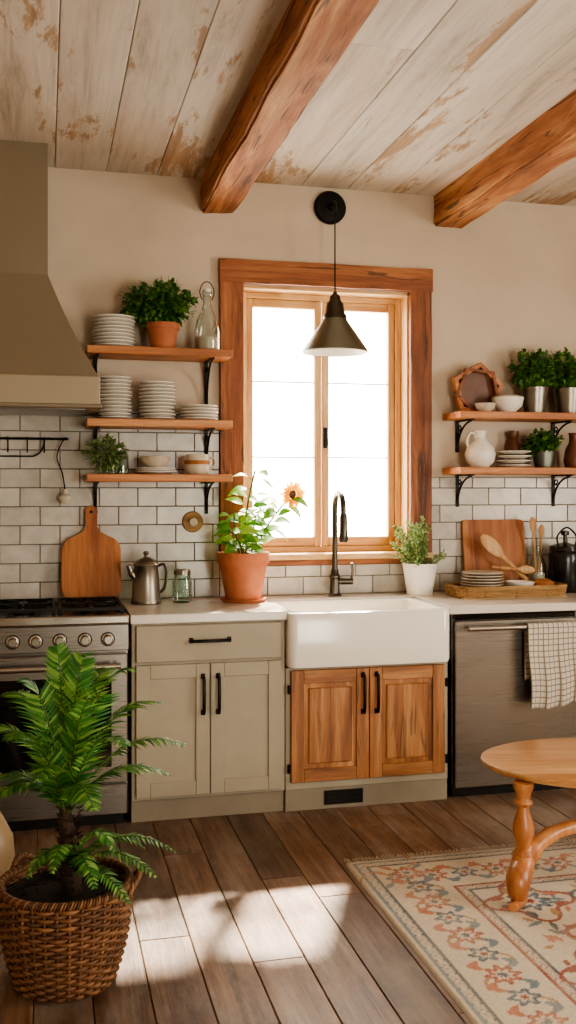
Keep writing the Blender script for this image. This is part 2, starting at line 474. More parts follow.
# ------------------------------------------------------------------ cabinets / counter
def pull(par, name, x, z, y, L, vert):
    d = Vector((0, 0, 1)) if vert else Vector((1, 0, 0)); c = Vector((x, y, z))
    bm = bmesh.new(); o = Vector((0, -.03, 0))
    tube_bm(bm, [c-d*L/2, c-d*L/2+o*.8, c-d*(L/2-.012)+o, c+o*1.08, c+d*(L/2-.012)+o, c+d*L/2+o*.8, c+d*L/2], .0075, 8)
    for s in (-1, 1):
        q = c+d*s*L/2; bb(bm, q.x-.009, q.x+.009, y-.004, y, q.z-.012, q.z+.012)
    return O(name, bm, 'black', par, 'auto')
def shaker(par, nm, x0, x1, z0, z1, y, mv, mh, st=.062, raised=False):
    t = .02
    box(nm+'_stile_l', x0, x0+st, y, y+t, z0, z1, mv, par, .0025); box(nm+'_stile_r', x1-st, x1, y, y+t, z0, z1, mv, par, .0025)
    box(nm+'_rail_t', x0+st, x1-st, y+.0005, y+t, z1-st, z1, mh, par, .0025); box(nm+'_rail_b', x0+st, x1-st, y+.0005, y+t, z0, z0+st, mh, par, .0025)
    box(nm+'_panel', x0+st, x1-st, y+.009, y+t, z0+st, z1-st, mv, par, 0)
    if raised: box(nm+'_field', x0+st+.022, x1-st-.022, y+.003, y+.01, z0+st+.022, z1-st-.022, mv, par, .005)

CT = .92
cab = E('base_cabinet')
X0, X1 = .372, 1.062
box('carcass', X0, X1, -.63, -.02, .10, CT-.042, 'greige', cab, .002)
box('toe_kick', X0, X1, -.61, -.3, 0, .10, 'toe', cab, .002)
dz = .70
box('drawer_front', X0+.018, X1-.018, -.65, -.63, dz+.008, CT-.05, 'greige', cab, .004)
xm2 = (X0+X1)/2
shaker(cab, 'door_left', X0+.018, xm2-.002, .115, dz-.004, -.65, 'greige', 'greige')
shaker(cab, 'door_right', xm2+.002, X1-.018, .115, dz-.004, -.65, 'greige', 'greige')
pull(cab, 'drawer_pull', xm2, .80, -.65, .17, False)
pull(cab, 'door_pull_l', xm2-.032, .56, -.65, .16, True); pull(cab, 'door_pull_r', xm2+.036, .56, -.65, .16, True)

sc = E('sink_base_cabinet')
X0s, X1s = 1.066, 1.855
box('carcass', X0s, X1s, -.63, -.02, .10, .655, 'greige', sc, .002)
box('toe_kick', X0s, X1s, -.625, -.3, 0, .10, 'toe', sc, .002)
xs = 1.460
shaker(sc, 'door_left', 1.088, xs-.002, .135, .645, -.65, 'cabwood', 'cabwood_h', .06, True)
shaker(sc, 'door_right', xs+.002, 1.833, .135, .645, -.65, 'cabwood', 'cabwood_h', .06, True)
pull(sc, 'door_pull_l', xs-.032, .53, -.65, .17, True); pull(sc, 'door_pull_r', xs+.034, .53, -.65, .17, True)
for z in (.2, .56):
    for x in (1.079, 1.843): tube('hinge', [(x, -.645, z-.02), (x, -.645, z+.02)], .006, 'black', sc)
v = E('toe_kick_vent')
box('frame', 1.25, 1.435, -.633, -.625, .02, .085, 'black', v, .002)
for k in range(6): box('slat_%d' % k, 1.256, 1.429, -.638, -.633, .026+k*.0095, .031+k*.0095, 'blackpaint', v, .001)

ct = E('countertop')
bm = bmesh.new()
bb(bm, .365, 1.064, -.66, -.001, CT-.04, CT); bb(bm, 1.064, 1.854, -.19, -.001, CT-.04, CT); bb(bm, 1.854, XR, -.66, -.001, CT-.04, CT)
bev(bm, .004, 2); O('slab', bm, 'counter', ct)
rc = E('base_cabinet')
box('carcass', 2.525, XR-.01, -.63, -.02, .10, CT-.042, 'greige', rc, .002)
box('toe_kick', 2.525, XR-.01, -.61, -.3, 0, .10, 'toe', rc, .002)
for k in range(3):
    a = 2.54+k*.64
    shaker(rc, 'door_%d' % k, a, a+.62, .115, .69, -.65, 'greige', 'greige')
    box('drawer_%d' % k, a, a+.62, -.65, -.63, .71, CT-.05, 'greige', rc, .004)
    pull(rc, 'pull_%d' % k, a+.31, .79, -.65, .16, False)

# sink
sk = E('farmhouse_sink')
bm = bmesh.new()
sx0, sx1, sy0, sy1, sz0, sz1 = 1.068, 1.850, -.695, -.192, .660, .912
def rrect(x0, x1, y0, y1, r, n=5):
    P = []
    for cx, cy, a0 in ((x1-r, y1-r, 0), (x0+r, y1-r, 90), (x0+r, y0+r, 180), (x1-r, y0+r, 270)):
        for k in range(n+1):
            a = math.radians(a0+90*k/n); P.append((cx+r*math.cos(a), cy+r*math.sin(a)))
    return P
def loft(bm, loops, capfirst=True, caplast=True):
    L = [[bm.verts.new((x, y, z)) for x, y in P] for P, z in loops]
    for a, b in zip(L, L[1:]):
        n = len(a)
        for j in range(n): bm.faces.new((a[j], a[(j+1) % n], b[(j+1) % n], b[j]))
    if capfirst: bm.faces.new(L[0])
    if caplast: bm.faces.new(L[-1])
def ins(d, r): return rrect(sx0+d, sx1-d, sy0+d, sy1-d, r)
loft(bm, [(ins(.012, .04), sz0), (ins(.004, .04), sz0+.004), (ins(0, .04), sz0+.016), (ins(0, .04), sz1-.010), (ins(.003, .04), sz1-.003), (ins(.010, .04), sz1),
          (ins(.032, .035), sz1), (ins(.038, .035), sz1-.004), (ins(.042, .035), sz1-.015), (ins(.055, .05), sz0+.05), (ins(.075, .05), sz0+.03), (ins(.2, .02), sz0+.025)])
O('basin', bm, 'sink', sk, 'auto')
lathe('drain', [(0, .003), (.035, .003), (.045, 0)], 'steel_l', sk, c=(1.46, -.44, sz0+.026))

# dishwasher
dw = E('dishwasher')
a, b = 1.880, 2.518
box('body', a, b, -.62, -.03, .05, CT-.045, 'steel', dw, .003)
box('door', a+.004, b-.004, -.655, -.62, .055, .845, 'steel', dw, .006, 2)
box('control_strip', a+.004, b-.004, -.645, -.62, .849, CT-.046, 'oven', dw, .003)
box('plinth', a+.01, b-.01, -.60, -.3, .0, .05, 'blackpaint', dw, 0)
bm = bmesh.new(); hz = .815
tube_bm(bm, [(a+.05, -.70, hz), (b-.05, -.70, hz)], .012, 12)
for x in (a+.08, b-.08): tube_bm(bm, [(x, -.70, hz), (x, -.655, hz)], .009, 8)
O('bar_handle', bm, 'steel_l', dw, 'auto')

m = M('checked_linen'); tc = m.n('ShaderNodeTexCoord'); sp = m.n('ShaderNodeSeparateXYZ'); m.l(tc.outputs['UV'], sp.inputs[0])
def stripe(sock, per, wd):
    d = m.n('ShaderNodeMath', operation='DIVIDE'); m.l(sock, d.inputs[0]); d.inputs[1].default_value = per
    f = m.n('ShaderNodeMath', operation='FRACT'); m.l(d.outputs[0], f.inputs[0])
    l = m.n('ShaderNodeMath', operation='LESS_THAN'); m.l(f.outputs[0], l.inputs[0]); l.inputs[1].default_value = wd; return l.outputs[0]
ad = m.n('ShaderNodeMath', operation='ADD'); m.l(stripe(sp.outputs[0], .026, .2), ad.inputs[0]); m.l(stripe(sp.outputs[1], .026, .2), ad.inputs[1])
m.set(Base_Color=m.ramp(ad.outputs[0], [(0, H('#cdc3b3')), (.5, H('#a89e8d')), (1, H('#82796b'))]), Roughness=.9)
cv = m.coords((1, 1, 1)); m.bump(m.noise(cv, 500, 2), .3, .002); MAT['towel'] = m.m
bm = bmesh.new(); uvl = bm.loops.layers.uv.new('uv')
tx0, tx1 = 2.225, 2.485; nx, path = 36, []
for i in range(14): path.append((-.683, .56+(.815-.56)*i/13, -1))
for i in range(7):
    an = math.pi*i/6; path.append((-.70+.0175*math.cos(an), hz+.0175*math.sin(an), 0))
for i in range(1, 28): path.append((-.7185, .815-(.815-.45)*i/27, 1))
G_ = []; acc = 0
for j, (y, z, sd) in enumerate(path):
    if j: acc += math.dist(path[j-1][:2], (y, z))
    row = []
    for i in range(nx+1):
        t = i/nx; x = tx0+(tx1-tx0)*t
        drop = max(0, (hz-z)/.37)
        yy = y-(.010*math.sin(t*19+1)*drop + .004*math.sin(t*41)*drop+ .014*drop if sd == 1 else 0)
        zz = z-(.02*math.sin(t*3.0+.6)*drop if sd == 1 else 0)
        xx = x + (.012*math.sin(z*14)*drop if sd == 1 else 0)
        row.append((bm.verts.new((xx, yy, zz)), (t*(tx1-tx0), acc)))
    G_.append(row)
for r0, r1 in zip(G_, G_[1:]):
    for i in range(nx):
        q = (r0[i], r0[i+1], r1[i+1], r1[i]); f = bm.faces.new([k[0] for k in q])
        for lp, k in zip(f.loops, q): lp[uvl].uv = k[1]
o = O('dish_towel', bm, 'towel', None, True)
sm = o.modifiers.new('s', 'SOLIDIFY'); sm.thickness = .0025; sm.offset = 0

# ------------------------------------------------------------------ range
st = E('gas_range')
a, b = -.545, .358
box('body', a, b, -.63, -.015, .05, .905, 'steel', st, .004)
box('cooktop', a, b, -.655, -.02, .900, .918, 'blackpaint', st, .004)
box('front_edge', a, b, -.672, -.60, .885, .925, 'steel_l', st, .008, 2)
box('rear_ledge', a, b, -.12, -.015, .905, .93, 'steel', st, .004)
box('control_panel', a, b, -.665, -.63, .77, .885, 'steel', st, .004)
for k, x in enumerate((-.42, -.33, -.23, -.13, -.035, .065, .17, .267)):
    prof = [(0, 0), (.026, 0), (.026, .006), (.020, .008), (.019, .034), (.016, .038), (0, .038)]
    o = lathe('knob_%d' % k, prof, 'steel_l', st, 24); o.location = (x, -.665, .822); o.rotation_euler = (math.radians(90), 0, 0)
    o = lathe('knob_collar_%d' % k, [(0, 0), (.031, 0), (.031, .003), (0, .003)], 'blackpaint', st, 24); o.location = (x, -.665, .822); o.rotation_euler = (math.radians(90), 0, 0)
box('oven_door', a+.005, b-.005, -.668, -.63, .20, .758, 'steel', st, .005)
box('oven_window', a+.07, b-.075, -.672, -.667, .27, .66, 'oven', st, .002)
bm = bmesh.new(); tube_bm(bm, [(a+.04, -.72, .712), (b-.04, -.72, .712)], .013, 12)
for x in (a+.08, b-.08): tube_bm(bm, [(x, -.72, .712), (x, -.668, .712)], .010, 8)
O('oven_handle', bm, 'steel_l', st, 'auto')
box('drawer', a+.005, b-.005, -.665, -.63, .06, .19, 'steel', st, .005)
box('plinth', a+.02, b-.02, -.60, -.1, 0, .05, 'blackpaint', st, 0)
bm = bmesh.new()
for (gx0, gx1) in ((-.53, -.24), (-.235, .05), (.06, .343)):
    for y in (-.585, -.145): bb(bm, gx0, gx1, y-.007, y+.007, .937, .95)
    for x in (gx0+.007, gx1-.007): bb(bm, x-.007, x+.007, -.59, -.14, .937, .95)
    cxm = (gx0+gx1)/2
    for cy in (-.48, -.25):
        for an in range(0, 360, 45):
            dx, dy = math.cos(math.radians(an)), math.sin(math.radians(an))
            tube_bm(bm, [(cxm+dx*.03, cy+dy*.03, .945), (cxm+dx*.105, cy+dy*.10, .945)], .005, 5)
    bb(bm, gx0, gx1, -.372, -.358, .937, .95)
    for x in (gx0+.01, gx1-.01):
        for y in (-.58, -.15): bb(bm, x-.007, x+.007, y-.007, y+.007, .918, .94)
O('grates', bm, 'black', st)
for cxm in (-.385, -.09, .20):
    for cy in (-.48, -.25): lathe('burner', [(0, .016), (.03, .016), (.035, .010), (.045, .008), (.045, 0)], 'black', st, 20, (cxm, cy, .918))

# hood
hd = E('range_hood')
bm = bmesh.new(); cx = -.18
def hl(hw, y, z): return [(cx-hw, -.012), (cx+hw, -.012), (cx+hw, y), (cx-hw, y)], z
loops = [hl(.418, -.50, 1.97)]
for k in range(1, 9):
    t = k/8; hw = .418+(.196-.418)*t - .012*math.sin(math.pi*t); loops.append(hl(hw, -.50+(.15)*t+.01*math.sin(math.pi*t), 1.97+.48*t))
loops.append(hl(.196, -.35, CZ))
loft(bm, loops); O('canopy', bm, 'hood', hd)
box('band', cx-.424, cx+.424, -.508, -.012, 1.845, 1.975, 'hoodband', hd, .006, 2)
box('band_lip', cx-.43, cx+.43, -.514, -.012, 1.832, 1.85, 'hood', hd, .004)
box('filter', cx-.36, cx+.36, -.45, -.06, 1.826, 1.833, 'steel', hd, .001)

# ------------------------------------------------------------------ shelves
def bracket(par, nm, x, ztop, zbot, dep):
    bm = bmesh.new()
    bb(bm, x-.009, x+.009, -.018, -.010, zbot, ztop); bb(bm, x-.009, x+.009, -dep, -.010, ztop-.008, ztop)
    pts = bez((x, -.018, zbot+.02), (x, -.03, ztop-.03), (x, -dep+.02, ztop-.008), 10); tube_bm(bm, pts, .006, 6)
    sp_ = [(x, -.045-.022*math.cos(t)*(1-t/9), ztop-.045+.022*math.sin(t)*(1-t/9)) for t in [k*.6 for k in range(12)]]
    tube_bm(bm, sp_, .004, 6)
    O(nm, bm, 'black', par)
def shelfset(name, xa, xb, zs, brs, zlow, notch, side):
    s = E(name)
    for i, z in enumerate(zs):
        if side > 0: poly = [(xa, -.255), (xb, -.255), (xb, -.042), (notch, -.042), (notch, -.012), (xa, -.012)]
        else: poly = [(xa, -.255), (xb, -.255), (xb, -.012), (xa, -.012)]
        bm = bmesh.new(); A = [bm.verts.new((x, y, z-.036)) for x, y in poly]; B = [bm.verts.new((x, y, z)) for x, y in poly]
        bm.faces.new(A); bm.faces.new(B); n = len(poly)
        for k in range(n): bm.faces.new((A[k], A[(k+1) % n], B[(k+1) % n], B[k]))
        bev(bm, .003); O('board_%d' % i, bm, 'shelf', s)
    for j, x in enumerate(brs):
        for i, z in enumerate(zs):
            nxt = max([q for q in zs if q < z-.05], default=zlow)
            bracket(s, 'bracket_%d_%d' % (j, i), x, z-.036, nxt if nxt > zlow and j == len(brs)-1 and side > 0 else (zlow if nxt == zlow else z-.036-.17), .22)
shelfset('three_tier_plate_shelf', .195, .892, (2.15, 1.805, 1.542), (.245, .80), 1.345, .862, 1)
shelfset('two_tier_herb_shelf', 2.085, 3.45, (1.875, 1.585), (2.17, 2.74, 3.3), 1.375, 0, -1)

# left shelf goods
plates('plate_stack', (.327, -.135, 2.15), .104, .15, 9)
def pot(par, r, h, mat='terra', c=(0, 0, 0), rim=True, taper=.68, soil=True):
    prof = [(0, 0), (r*taper, 0), (r*.93, h*.78)]
    prof += [(r, h*.78), (r, h), (r*.9, h), (r*.86, h*.85)] if rim else [(r, h), (r*.93, h), (r*.88, h*.85)]
    prof += [(0, h*.85)]
    lathe('pot', prof, mat, par, 36, c)
    if soil: lathe('soil', [(r*.86, h*.86), (r*.4, h*.89), (0, h*.9)], 'soil', par, 20, c)
p = E('potted_parsley', (.565, -.14, 2.15)); pot(p, .082, .13)
bush(p, (0, 0, .12), (-.02, 0, .24), (.205, .12, .13), 150, 12, .031, .023, 'herb', ymax=.12, zmin=.125)
gb = E('swing_top_bottle', (.785, -.13, 2.15))
lathe('body', [(0, 0), (.06, 0), (.064, .01), (.064, .10), (.055, .15), (.028, .21), (.021, .24), (.021, .28), (.025, .285), (.025, .30), (.018, .30)], 'jar', gb, 32)
lathe('contents', [(0, .004), (.057, .004), (.059, .07), (0, .07)], 'ceramic2', gb, 24)
lathe('stopper', [(0, .295), (.019, .295), (.019, .31), (.012, .318), (0, .32)], 'ceramic', gb, 20)
tube('wire_bail', smoothpath([(-.025, 0, .26), (-.036, 0, .30), (-.02, 0, .34), (0, 0, .35), (.02, 0, .34), (.036, 0, .30), (.025, 0, .26)]), .0025, 'black', gb, 6)
plates('plate_stack', (.332, -.13, 1.805), .084, .205, 12)
plates('plate_stack', (.54, -.13, 1.805), .090, .185, 11)
plates('plate_stack', (.745, -.135, 1.805), .098, .075, 5)
p = E('trailing_plant_in_jar', (.35, -.13, 1.542))
lathe('jar', [(0, 0), (.045, 0), (.05, .006), (.05, .10), (.044, .115), (.044, .125)], 'jarg', p, 28)
lathe('lid_band', [(.046, .112), (.047, .125), (.043, .125)], 'pewter', p, 24)
bush(p, (0, 0, .09), (-.075, -.02, .10), (.115, .10, .10), 75, 9, .026, .014, 'herb2', ymax=.10, zmin=.01)
plates('plate_stack', (.53, -.13, 1.542), .102, .03, 3); plates('bowl_stack', (.53, -.13, 1.572), .078, .02, 2, 'ceramic2', True)
mg = E('stoneware_mug', (.735, -.13, 1.542))
lathe('cup', [(0, 0), (.05, 0), (.06, .02), (.062, .06), (.055, .10), (.051, .10), (.056, .06), (.05, .01), (0, .01)], 'ceramic2', mg, 28)
tube('handle', smoothpath([(.058, 0, .085), (.085, 0, .08), (.09, 0, .05), (.06, 0, .025)]), .006, 'ceramic2', mg)
lathe('band', [(.0635, .05), (.064, .06), (.0635, .07)], 'bread', mg, 28)

# right shelf goods
hx = E('wooden_star_ornament', (2.245, -.10, 1.875))
def ring_poly(n, r, rot, c): return [(c[0]+r*math.cos(rot+2*math.pi*k/n), c[1]+r*math.sin(rot+2*math.pi*k/n)) for k in range(n)]
def frame_poly(name, n, r, wd, rot, c, y0, y1, mat, par):
    o_, i_ = ring_poly(n, r, rot, c), ring_poly(n, r-wd, rot, c); bm = bmesh.new()
    for k in range(n):
        q = [o_[k], o_[(k+1) % n], i_[(k+1) % n], i_[k]]
        A = [bm.verts.new((x, y0, z)) for x, z in q]; B = [bm.verts.new((x, y1, z)) for x, z in q]
        bm.faces.new(A); bm.faces.new(B[::-1])
        for t in range(4): bm.faces.new((A[t], A[(t+1) % 4], B[(t+1) % 4], B[t]))
    O(name, bm, mat, par)
frame_poly('outer_frame', 5, .150, .026, math.radians(84), (0, .123), -.02, .02, 'shelf', hx)
frame_poly('star_bar_frame', 5, .135, .020, math.radians(120), (0, .123), -.026, .012, 'casing', hx)
prism('back_panel', ring_poly(5, .13, math.radians(84), (0, .123)), .012, .018, 'stone', hx, 0)
plates('small_bowl', (2.25, -.195, 1.875), .055, .0, 1, 'ceramic2', True)
bw = E('serving_bowl', (2.39, -.17, 1.875))
lathe('bowl', [(0, 0), (.045, 0), (.045, .008), (.075, .035), (.085, .08), (.08, .08), (.07, .038), (.04, .015), (0, .015)], 'ceramic', bw, 36)
lathe('cover', [(.083, .08), (.075, .088), (.04, .094), (0, .096)], 'ceramic2', bw, 36)
for (x, rr) in ((2.565, .075), (2.765, .08), (2.98, .08)):
    p = E('potted_herb', (x, -.135, 1.875))
    lathe('glass_pot', [(0, 0), (rr*.75, 0), (rr, .14), (rr*.95, .14), (rr*.72, .01), (0, .01)], 'pewter', p, 28, rib=(14, .015))
    lathe('soil', [(rr*.93, .125), (0, .13)], 'soil', p, 20)
    bush(p, (0, 0, .12), (-.02, 0, .245), (.14, .11, .13), 110, 12, .027, .022, 'herb', ymax=.12, zmin=.11)
pt = E('ceramic_pitcher', (2.25, -.13, 1.585))
lathe('body', [(0, 0), (.045, 0), (.072, .03), (.082, .07), (.07, .11), (.04, .14), (.028, .16), (.03, .185), (.036, .195), (.031, .195), (.024, .17), (0, .16)], 'ceramic', pt, 36)
tube('handle', smoothpath([(-.028, -.0, .18), (-.058, -.0, .18), (-.075, 0, .14), (-.066, 0, .105)]), .006, 'ceramic', pt)
plates('bowl_stack', (2.43, -.165, 1.585), .092, .085, 4, 'ceramic')
lathe_o = E('brown_bottle', (2.48, -.055, 1.585))
lathe('body', [(0, 0), (.035, 0), (.038, .01), (.038, .10), (.028, .14), (.022, .16), (.03, .175), (.03, .20), (0, .205)], 'stone', lathe_o, 28)
p = E('potted_herb', (2.62, -.135, 1.585))
lathe('pot', [(0, 0), (.05, 0), (.066, .09), (.062, .09), (.05, .01), (0, .01)], 'galv', p, 28)
lathe('soil', [(.06, .08), (0, .085)], 'soil', p, 20)
bush(p, (0, 0, .07), (-.015, 0, .135), (.12, .10, .085), 80, 11, .026, .02, 'herb', ymax=.12, zmin=.06)
jg = E('stoneware_jug', (2.80, -.14, 1.585))
lathe('body', [(0, 0), (.05, 0), (.06, .04), (.05, .10), (.03, .14), (.03, .18), (.036, .19), (0, .19)], 'stone', jg, 28)

# ------------------------------------------------------------------ wall bits
rl = E('utensil_rail')
bm = bmesh.new()
tube_bm(bm, [(-.9, -.045, 1.715), (.115, -.045, 1.715)], .006, 8)
for x in (-.85, -.4, .02, .105): tube_bm(bm, [(x, -.012, 1.72), (x, -.045, 1.715)], .006, 6)
for x in (-.25, -.17, -.08, .0): tube_bm(bm, smoothpath([(x, -.045, 1.722), (x, -.058, 1.70), (x, -.05, 1.665), (x, -.065, 1.65), (x, -.08, 1.67)]), .004, 6)
tube_bm(bm, [(-.9, -.025, 1.63), (-.05, -.025, 1.63)], .004, 6)
tube_bm(bm, smoothpath([(-.05, -.025, 1.63), (-.02, -.025, 1.65), (0, -.03, 1.69), (0, -.045, 1.715)]), .004, 6)
O('rail', bm, 'black', rl, 'auto')
ut = E('hanging_tea_strainer')
tube('wire', smoothpath([(.10, -.056, 1.722), (.075, -.056, 1.68), (.06, -.05, 1.62), (.085, -.05, 1.55), (.10, -.05, 1.46)]), .0035, 'black', ut, 6)
lathe('cup', [(0, 0), (.022, .002), (.032, .02), (.032, .035), (.012, .05), (.008, .07), (0, .07)], 'ceramic2', ut, 20, (.10, -.05, 1.40))
kb = E('round_wooden_wall_knob', (.73, -.012, 1.305))
o = lathe('disc', [(0, 0), (.05, 0), (.054, .006), (.05, .016), (0, .018)], 'wicker2', kb, 28); o.rotation_euler = (math.radians(90), 0, 0)
o = lathe('peg', [(.018, .016), (.014, .03), (.02, .045), (0, .05)], 'ceramic2', kb, 20); o.rotation_euler = (math.radians(90), 0, 0)

def paddle():
    P = []; hw, r = .142, .05; zt = .31
    def arc(cx, cz, rr, a0, a1, n=7):
        for k in range(n+1):
            a = math.radians(a0+(a1-a0)*k/n); P.append((cx+rr*math.cos(a), cz+rr*math.sin(a)))
    arc(hw-r, r, r, -90, 0); arc(hw-.075, zt-.075, .075, 0, 80)
    P.append((.036, zt+.02)); P.append((.024, zt+.05)); arc(0, zt+.118, .032, -25, 205, 10); P.append((-.024, zt+.05)); P.append((-.036, zt+.02))
    arc(-hw+.075, zt-.075, .075, 100, 180); arc(-hw+r, r, r, 180, 270); return P
cb = E('paddle_cutting_board', (.225, -.085, .932)); cb.rotation_euler = (math.radians(-7), 0, 0)
prism('board', paddle(), -.010, .010, 'board', cb, .004)
o = lathe('hang_hole', [(0, 0), (.008, 0), (.008, .001), (0, .001)], 'blackpaint', cb, 16); o.location = (0, -.0105, .428); o.rotation_euler = (math.radians(90), 0, 0)

k = E('pewter_coffee_pot', (.475, -.22, .92))
lathe('body', [(0, 0), (.070, 0), (.073, .010), (.070, .018), (.064, .10), (.058, .18), (.062, .186), (.060, .194), (.046, .208), (.022, .220), (.010, .224), (.008, .232), (.015, .242), (.010, .252), (0, .254)], 'pewter', k, 36)
tube('spout', smoothpath([(-.055, -.01, .13), (-.072, -.012, .155), (-.085, -.015, .19)]), [.018]*6+[.014]*6+[.010], 'pewter', k, 10)
tube('handle', smoothpath([(.056, 0, .180), (.085, 0, .188), (.098, 0, .15), (.09, 0, .08), (.066, 0, .05)]), .007, 'gun', k, 8)
gj = E('green_glass_jar', (.652, -.20, .92))
lathe('body', [(0, 0), (.045, 0), (.048, .008), (.048, .10), (.040, .125), (.038, .14)], 'jarg', gj, 28)
lathe('lid', [(.041, .135), (.041, .155), (.036, .160), (0, .160)], 'pewter', gj, 28)

# sunflower in terracotta
sf = E('potted_sunflower', (.948, -.235, .92))
lathe('saucer', [(0, 0), (.10, 0), (.115, .018), (.11, .018), (.09, .006), (0, .006)], 'terra', sf, 36)
pot(sf, .128, .235, c=(0, 0, .006), taper=.66)
bs = bmesh.new(); bl = bmesh.new()
stems = [((0, 0, .2), (.0, 0, .42), (.055, -.02, .64)), ((.01, 0, .2), (.10, -.02, .36), (.215, -.03, .50)), ((-.01, 0, .2), (-.04, 0, .33), (-.05, -.02, .44)), ((0, .01, .2), (.05, .02, .35), (.10, .02, .48)), ((0, -.02, .2), (-.02, -.04, .3), (-.06, -.06, .34))]
for a_, b_, c_ in stems:
    P = bez(a_, b_, c_, 10); tube_bm(bs, P, .0045, 6)
    for i in range(2, 11):
        for s in (-1, 1):
            if R(0, 1) < .25: continue
            d = Vector((s*R(.5, 1), R(-.9, .4), R(-.2, .5)))
            pe = P[i]+d.normalized()*.025; tube_bm(bs, [P[i], pe], .0018, 4)
            leaf(bl, pe, d, Vector((R(-.3, .3), R(-.9, -.2), 1)), R(.06, .10), R(.05, .07), .25, R(.1, .6), 5)
O('stems', bs, 'stem', sf, True); O('leaves', bl, 'basil', sf, True)
fl = E('flower', (.235, -.05, .525)); fl.parent = sf
bm = bmesh.new()
for ring, n in ((0, 17), (1, 15)):
    for q in range(n):
        an = 2*math.pi*(q+ring*.5)/n; d = Vector((math.cos(an), 0, math.sin(an)))
        leaf(bm, d*.018+Vector((0, -.004*ring, 0)), d+Vector((0, R(-.35, .1), 0)), Vector((0, -1, 0)), R(.05, .065), .021, .2, R(-.1, .3), 4)
O('petals', bm, 'petal', fl, True)
o = lathe('disc', [(0, .014), (.012, .012), (.021, .005), (.022, 0), (0, -.004)], 'stone', fl, 20); o.rotation_euler = (math.radians(90), 0, 0)
fl.rotation_euler = (math.radians(10), 0, math.radians(25))

# faucet
fc = E('gooseneck_faucet', (1.455, -.10, .92))
lathe('base', [(0, 0), (.036, 0), (.036, .006), (.027, .014), (.024, .09), (.028, .095), (.028, .105), (.022, .112), (.018, .14), (0, .14)], 'gun', fc, 28)
neck = [(0, 0, .12), (0, 0, .30), (0, 0, .44)]+[(0, -.075+.075*math.cos(t), .455+.075*math.sin(t)) for t in [math.pi*k_/10 for k_ in range(0, 11)]]+[(0, -.152, .42)]
tube('neck', neck, .0145, 'gun', fc, 14)
tube('spray_head', [(0, -.152, .425), (0, -.153, .41), (0, -.154, .33), (0, -.154, .30), (0, -.154, .285)], [.015, .020, .021, .024, .018], 'gun', fc, 16)
tube('lever_stub', [(.0, 0, .075), (.095, -.005, .075)], .018, 'gun', fc, 14)
tube('lever', smoothpath([(.085, -.005, .08), (.092, -.01, .12), (.085, -.02, .17)]), .007, 'gun', fc, 8)

# rosemary in white pot
p = E('potted_rosemary', (1.905, -.14, .92)); pot(p, .092, .165, 'ceramic', rim=False, taper=.72)
bs = bmesh.new(); bl = bmesh.new()
for i in range(50):
    an = R(0, 6.28); rr = R(.02, .17); h = R(.26, .43)-(rr*.5)
    tip = Vector((math.cos(an)*rr-.03, min(.10, math.sin(an)*rr), h)); P = bez((math.cos(an)*.03, math.sin(an)*.03, .14), (tip.x*.5, tip.y*.5, h*.8), tip, 12)
    tube_bm(bs, P, .0015, 4)
    for q in P[2:]:
        for s in range(5): leaf(bl, q, rv()+Vector((0, 0, .5)), rv(), R(.016, .028), .009, .1, .1, 2)
O('stems', bs, 'stem', p); O('leaves', bl, 'herb2', p)

# ------------------------------------------------------------------ weave
def weave(par, fn, rows, z0, z1, sr, nst, mat, amp, sub=6):
    bm = bmesh.new(); n = nst*sub
    for i in range(rows):
        t = (i+.5)/rows; z = z0+(z1-z0)*t; rings = []
        for j in range(n):
            th = 2*math.pi*j/n; x, y = fn(th, t); x2, y2 = fn(th+.01, t); tg = Vector((x2-x, y2-y, 0)).normalized(); nm = Vector((tg.y, -tg.x, 0))
            off = amp*math.cos(nst/2*th+math.pi*i); c = Vector((x, y, z))+nm*off
            rings.append([bm.verts.new(c+(nm*math.cos(2*math.pi*q/6)*.8+Vector((0, 0, 1))*math.sin(2*math.pi*q/6))*sr) for q in range(6)])
        for j in range(n):
            a_, b_ = rings[j], rings[(j+1) % n]
            for q in range(6): bm.faces.new((a_[q], a_[(q+1) % 6], b_[(q+1) % 6], b_[q]))
    O('weave', bm, mat, par, True)
    bm = bmesh.new()
    for j in range(nst):
        th = 2*math.pi*(j)/nst; tube_bm(bm, [(*fn(th, t), z0+(z1-z0)*t) for t in (0, .25, .5, .75, 1)], sr*.8, 6)
    O('stakes', bm, mat, par, True)
def rimrope(par, name, fn, z, r, mat, turns=40, n=320):
    bm = bmesh.new()
    for ph in (0, math.pi*2/3, math.pi*4/3):
        rings = []
        for j in range(n):
            th = 2*math.pi*j/n; x, y = fn(th, 1); x2, y2 = fn(th+.01, 1); tg = Vector((x2-x, y2-y, 0)).normalized(); nm = Vector((tg.y, -tg.x, 0))
            c = Vector((x, y, z))+nm*r*.8*math.cos(turns*th+ph)+Vector((0, 0, 1))*r*.8*math.sin(turns*th+ph)
            rings.append([bm.verts.new(c+(nm*math.cos(2*math.pi*q/6)+Vector((0, 0, 1))*math.sin(2*math.pi*q/6))*r*.75) for q in range(6)])
        for j in range(n):
            a_, b_ = rings[j], rings[(j+1) % n]
            for q in range(6): bm.faces.new((a_[q], a_[(q+1) % 6], b_[(q+1) % 6], b_[q]))
    O(name, bm, mat, par, True)

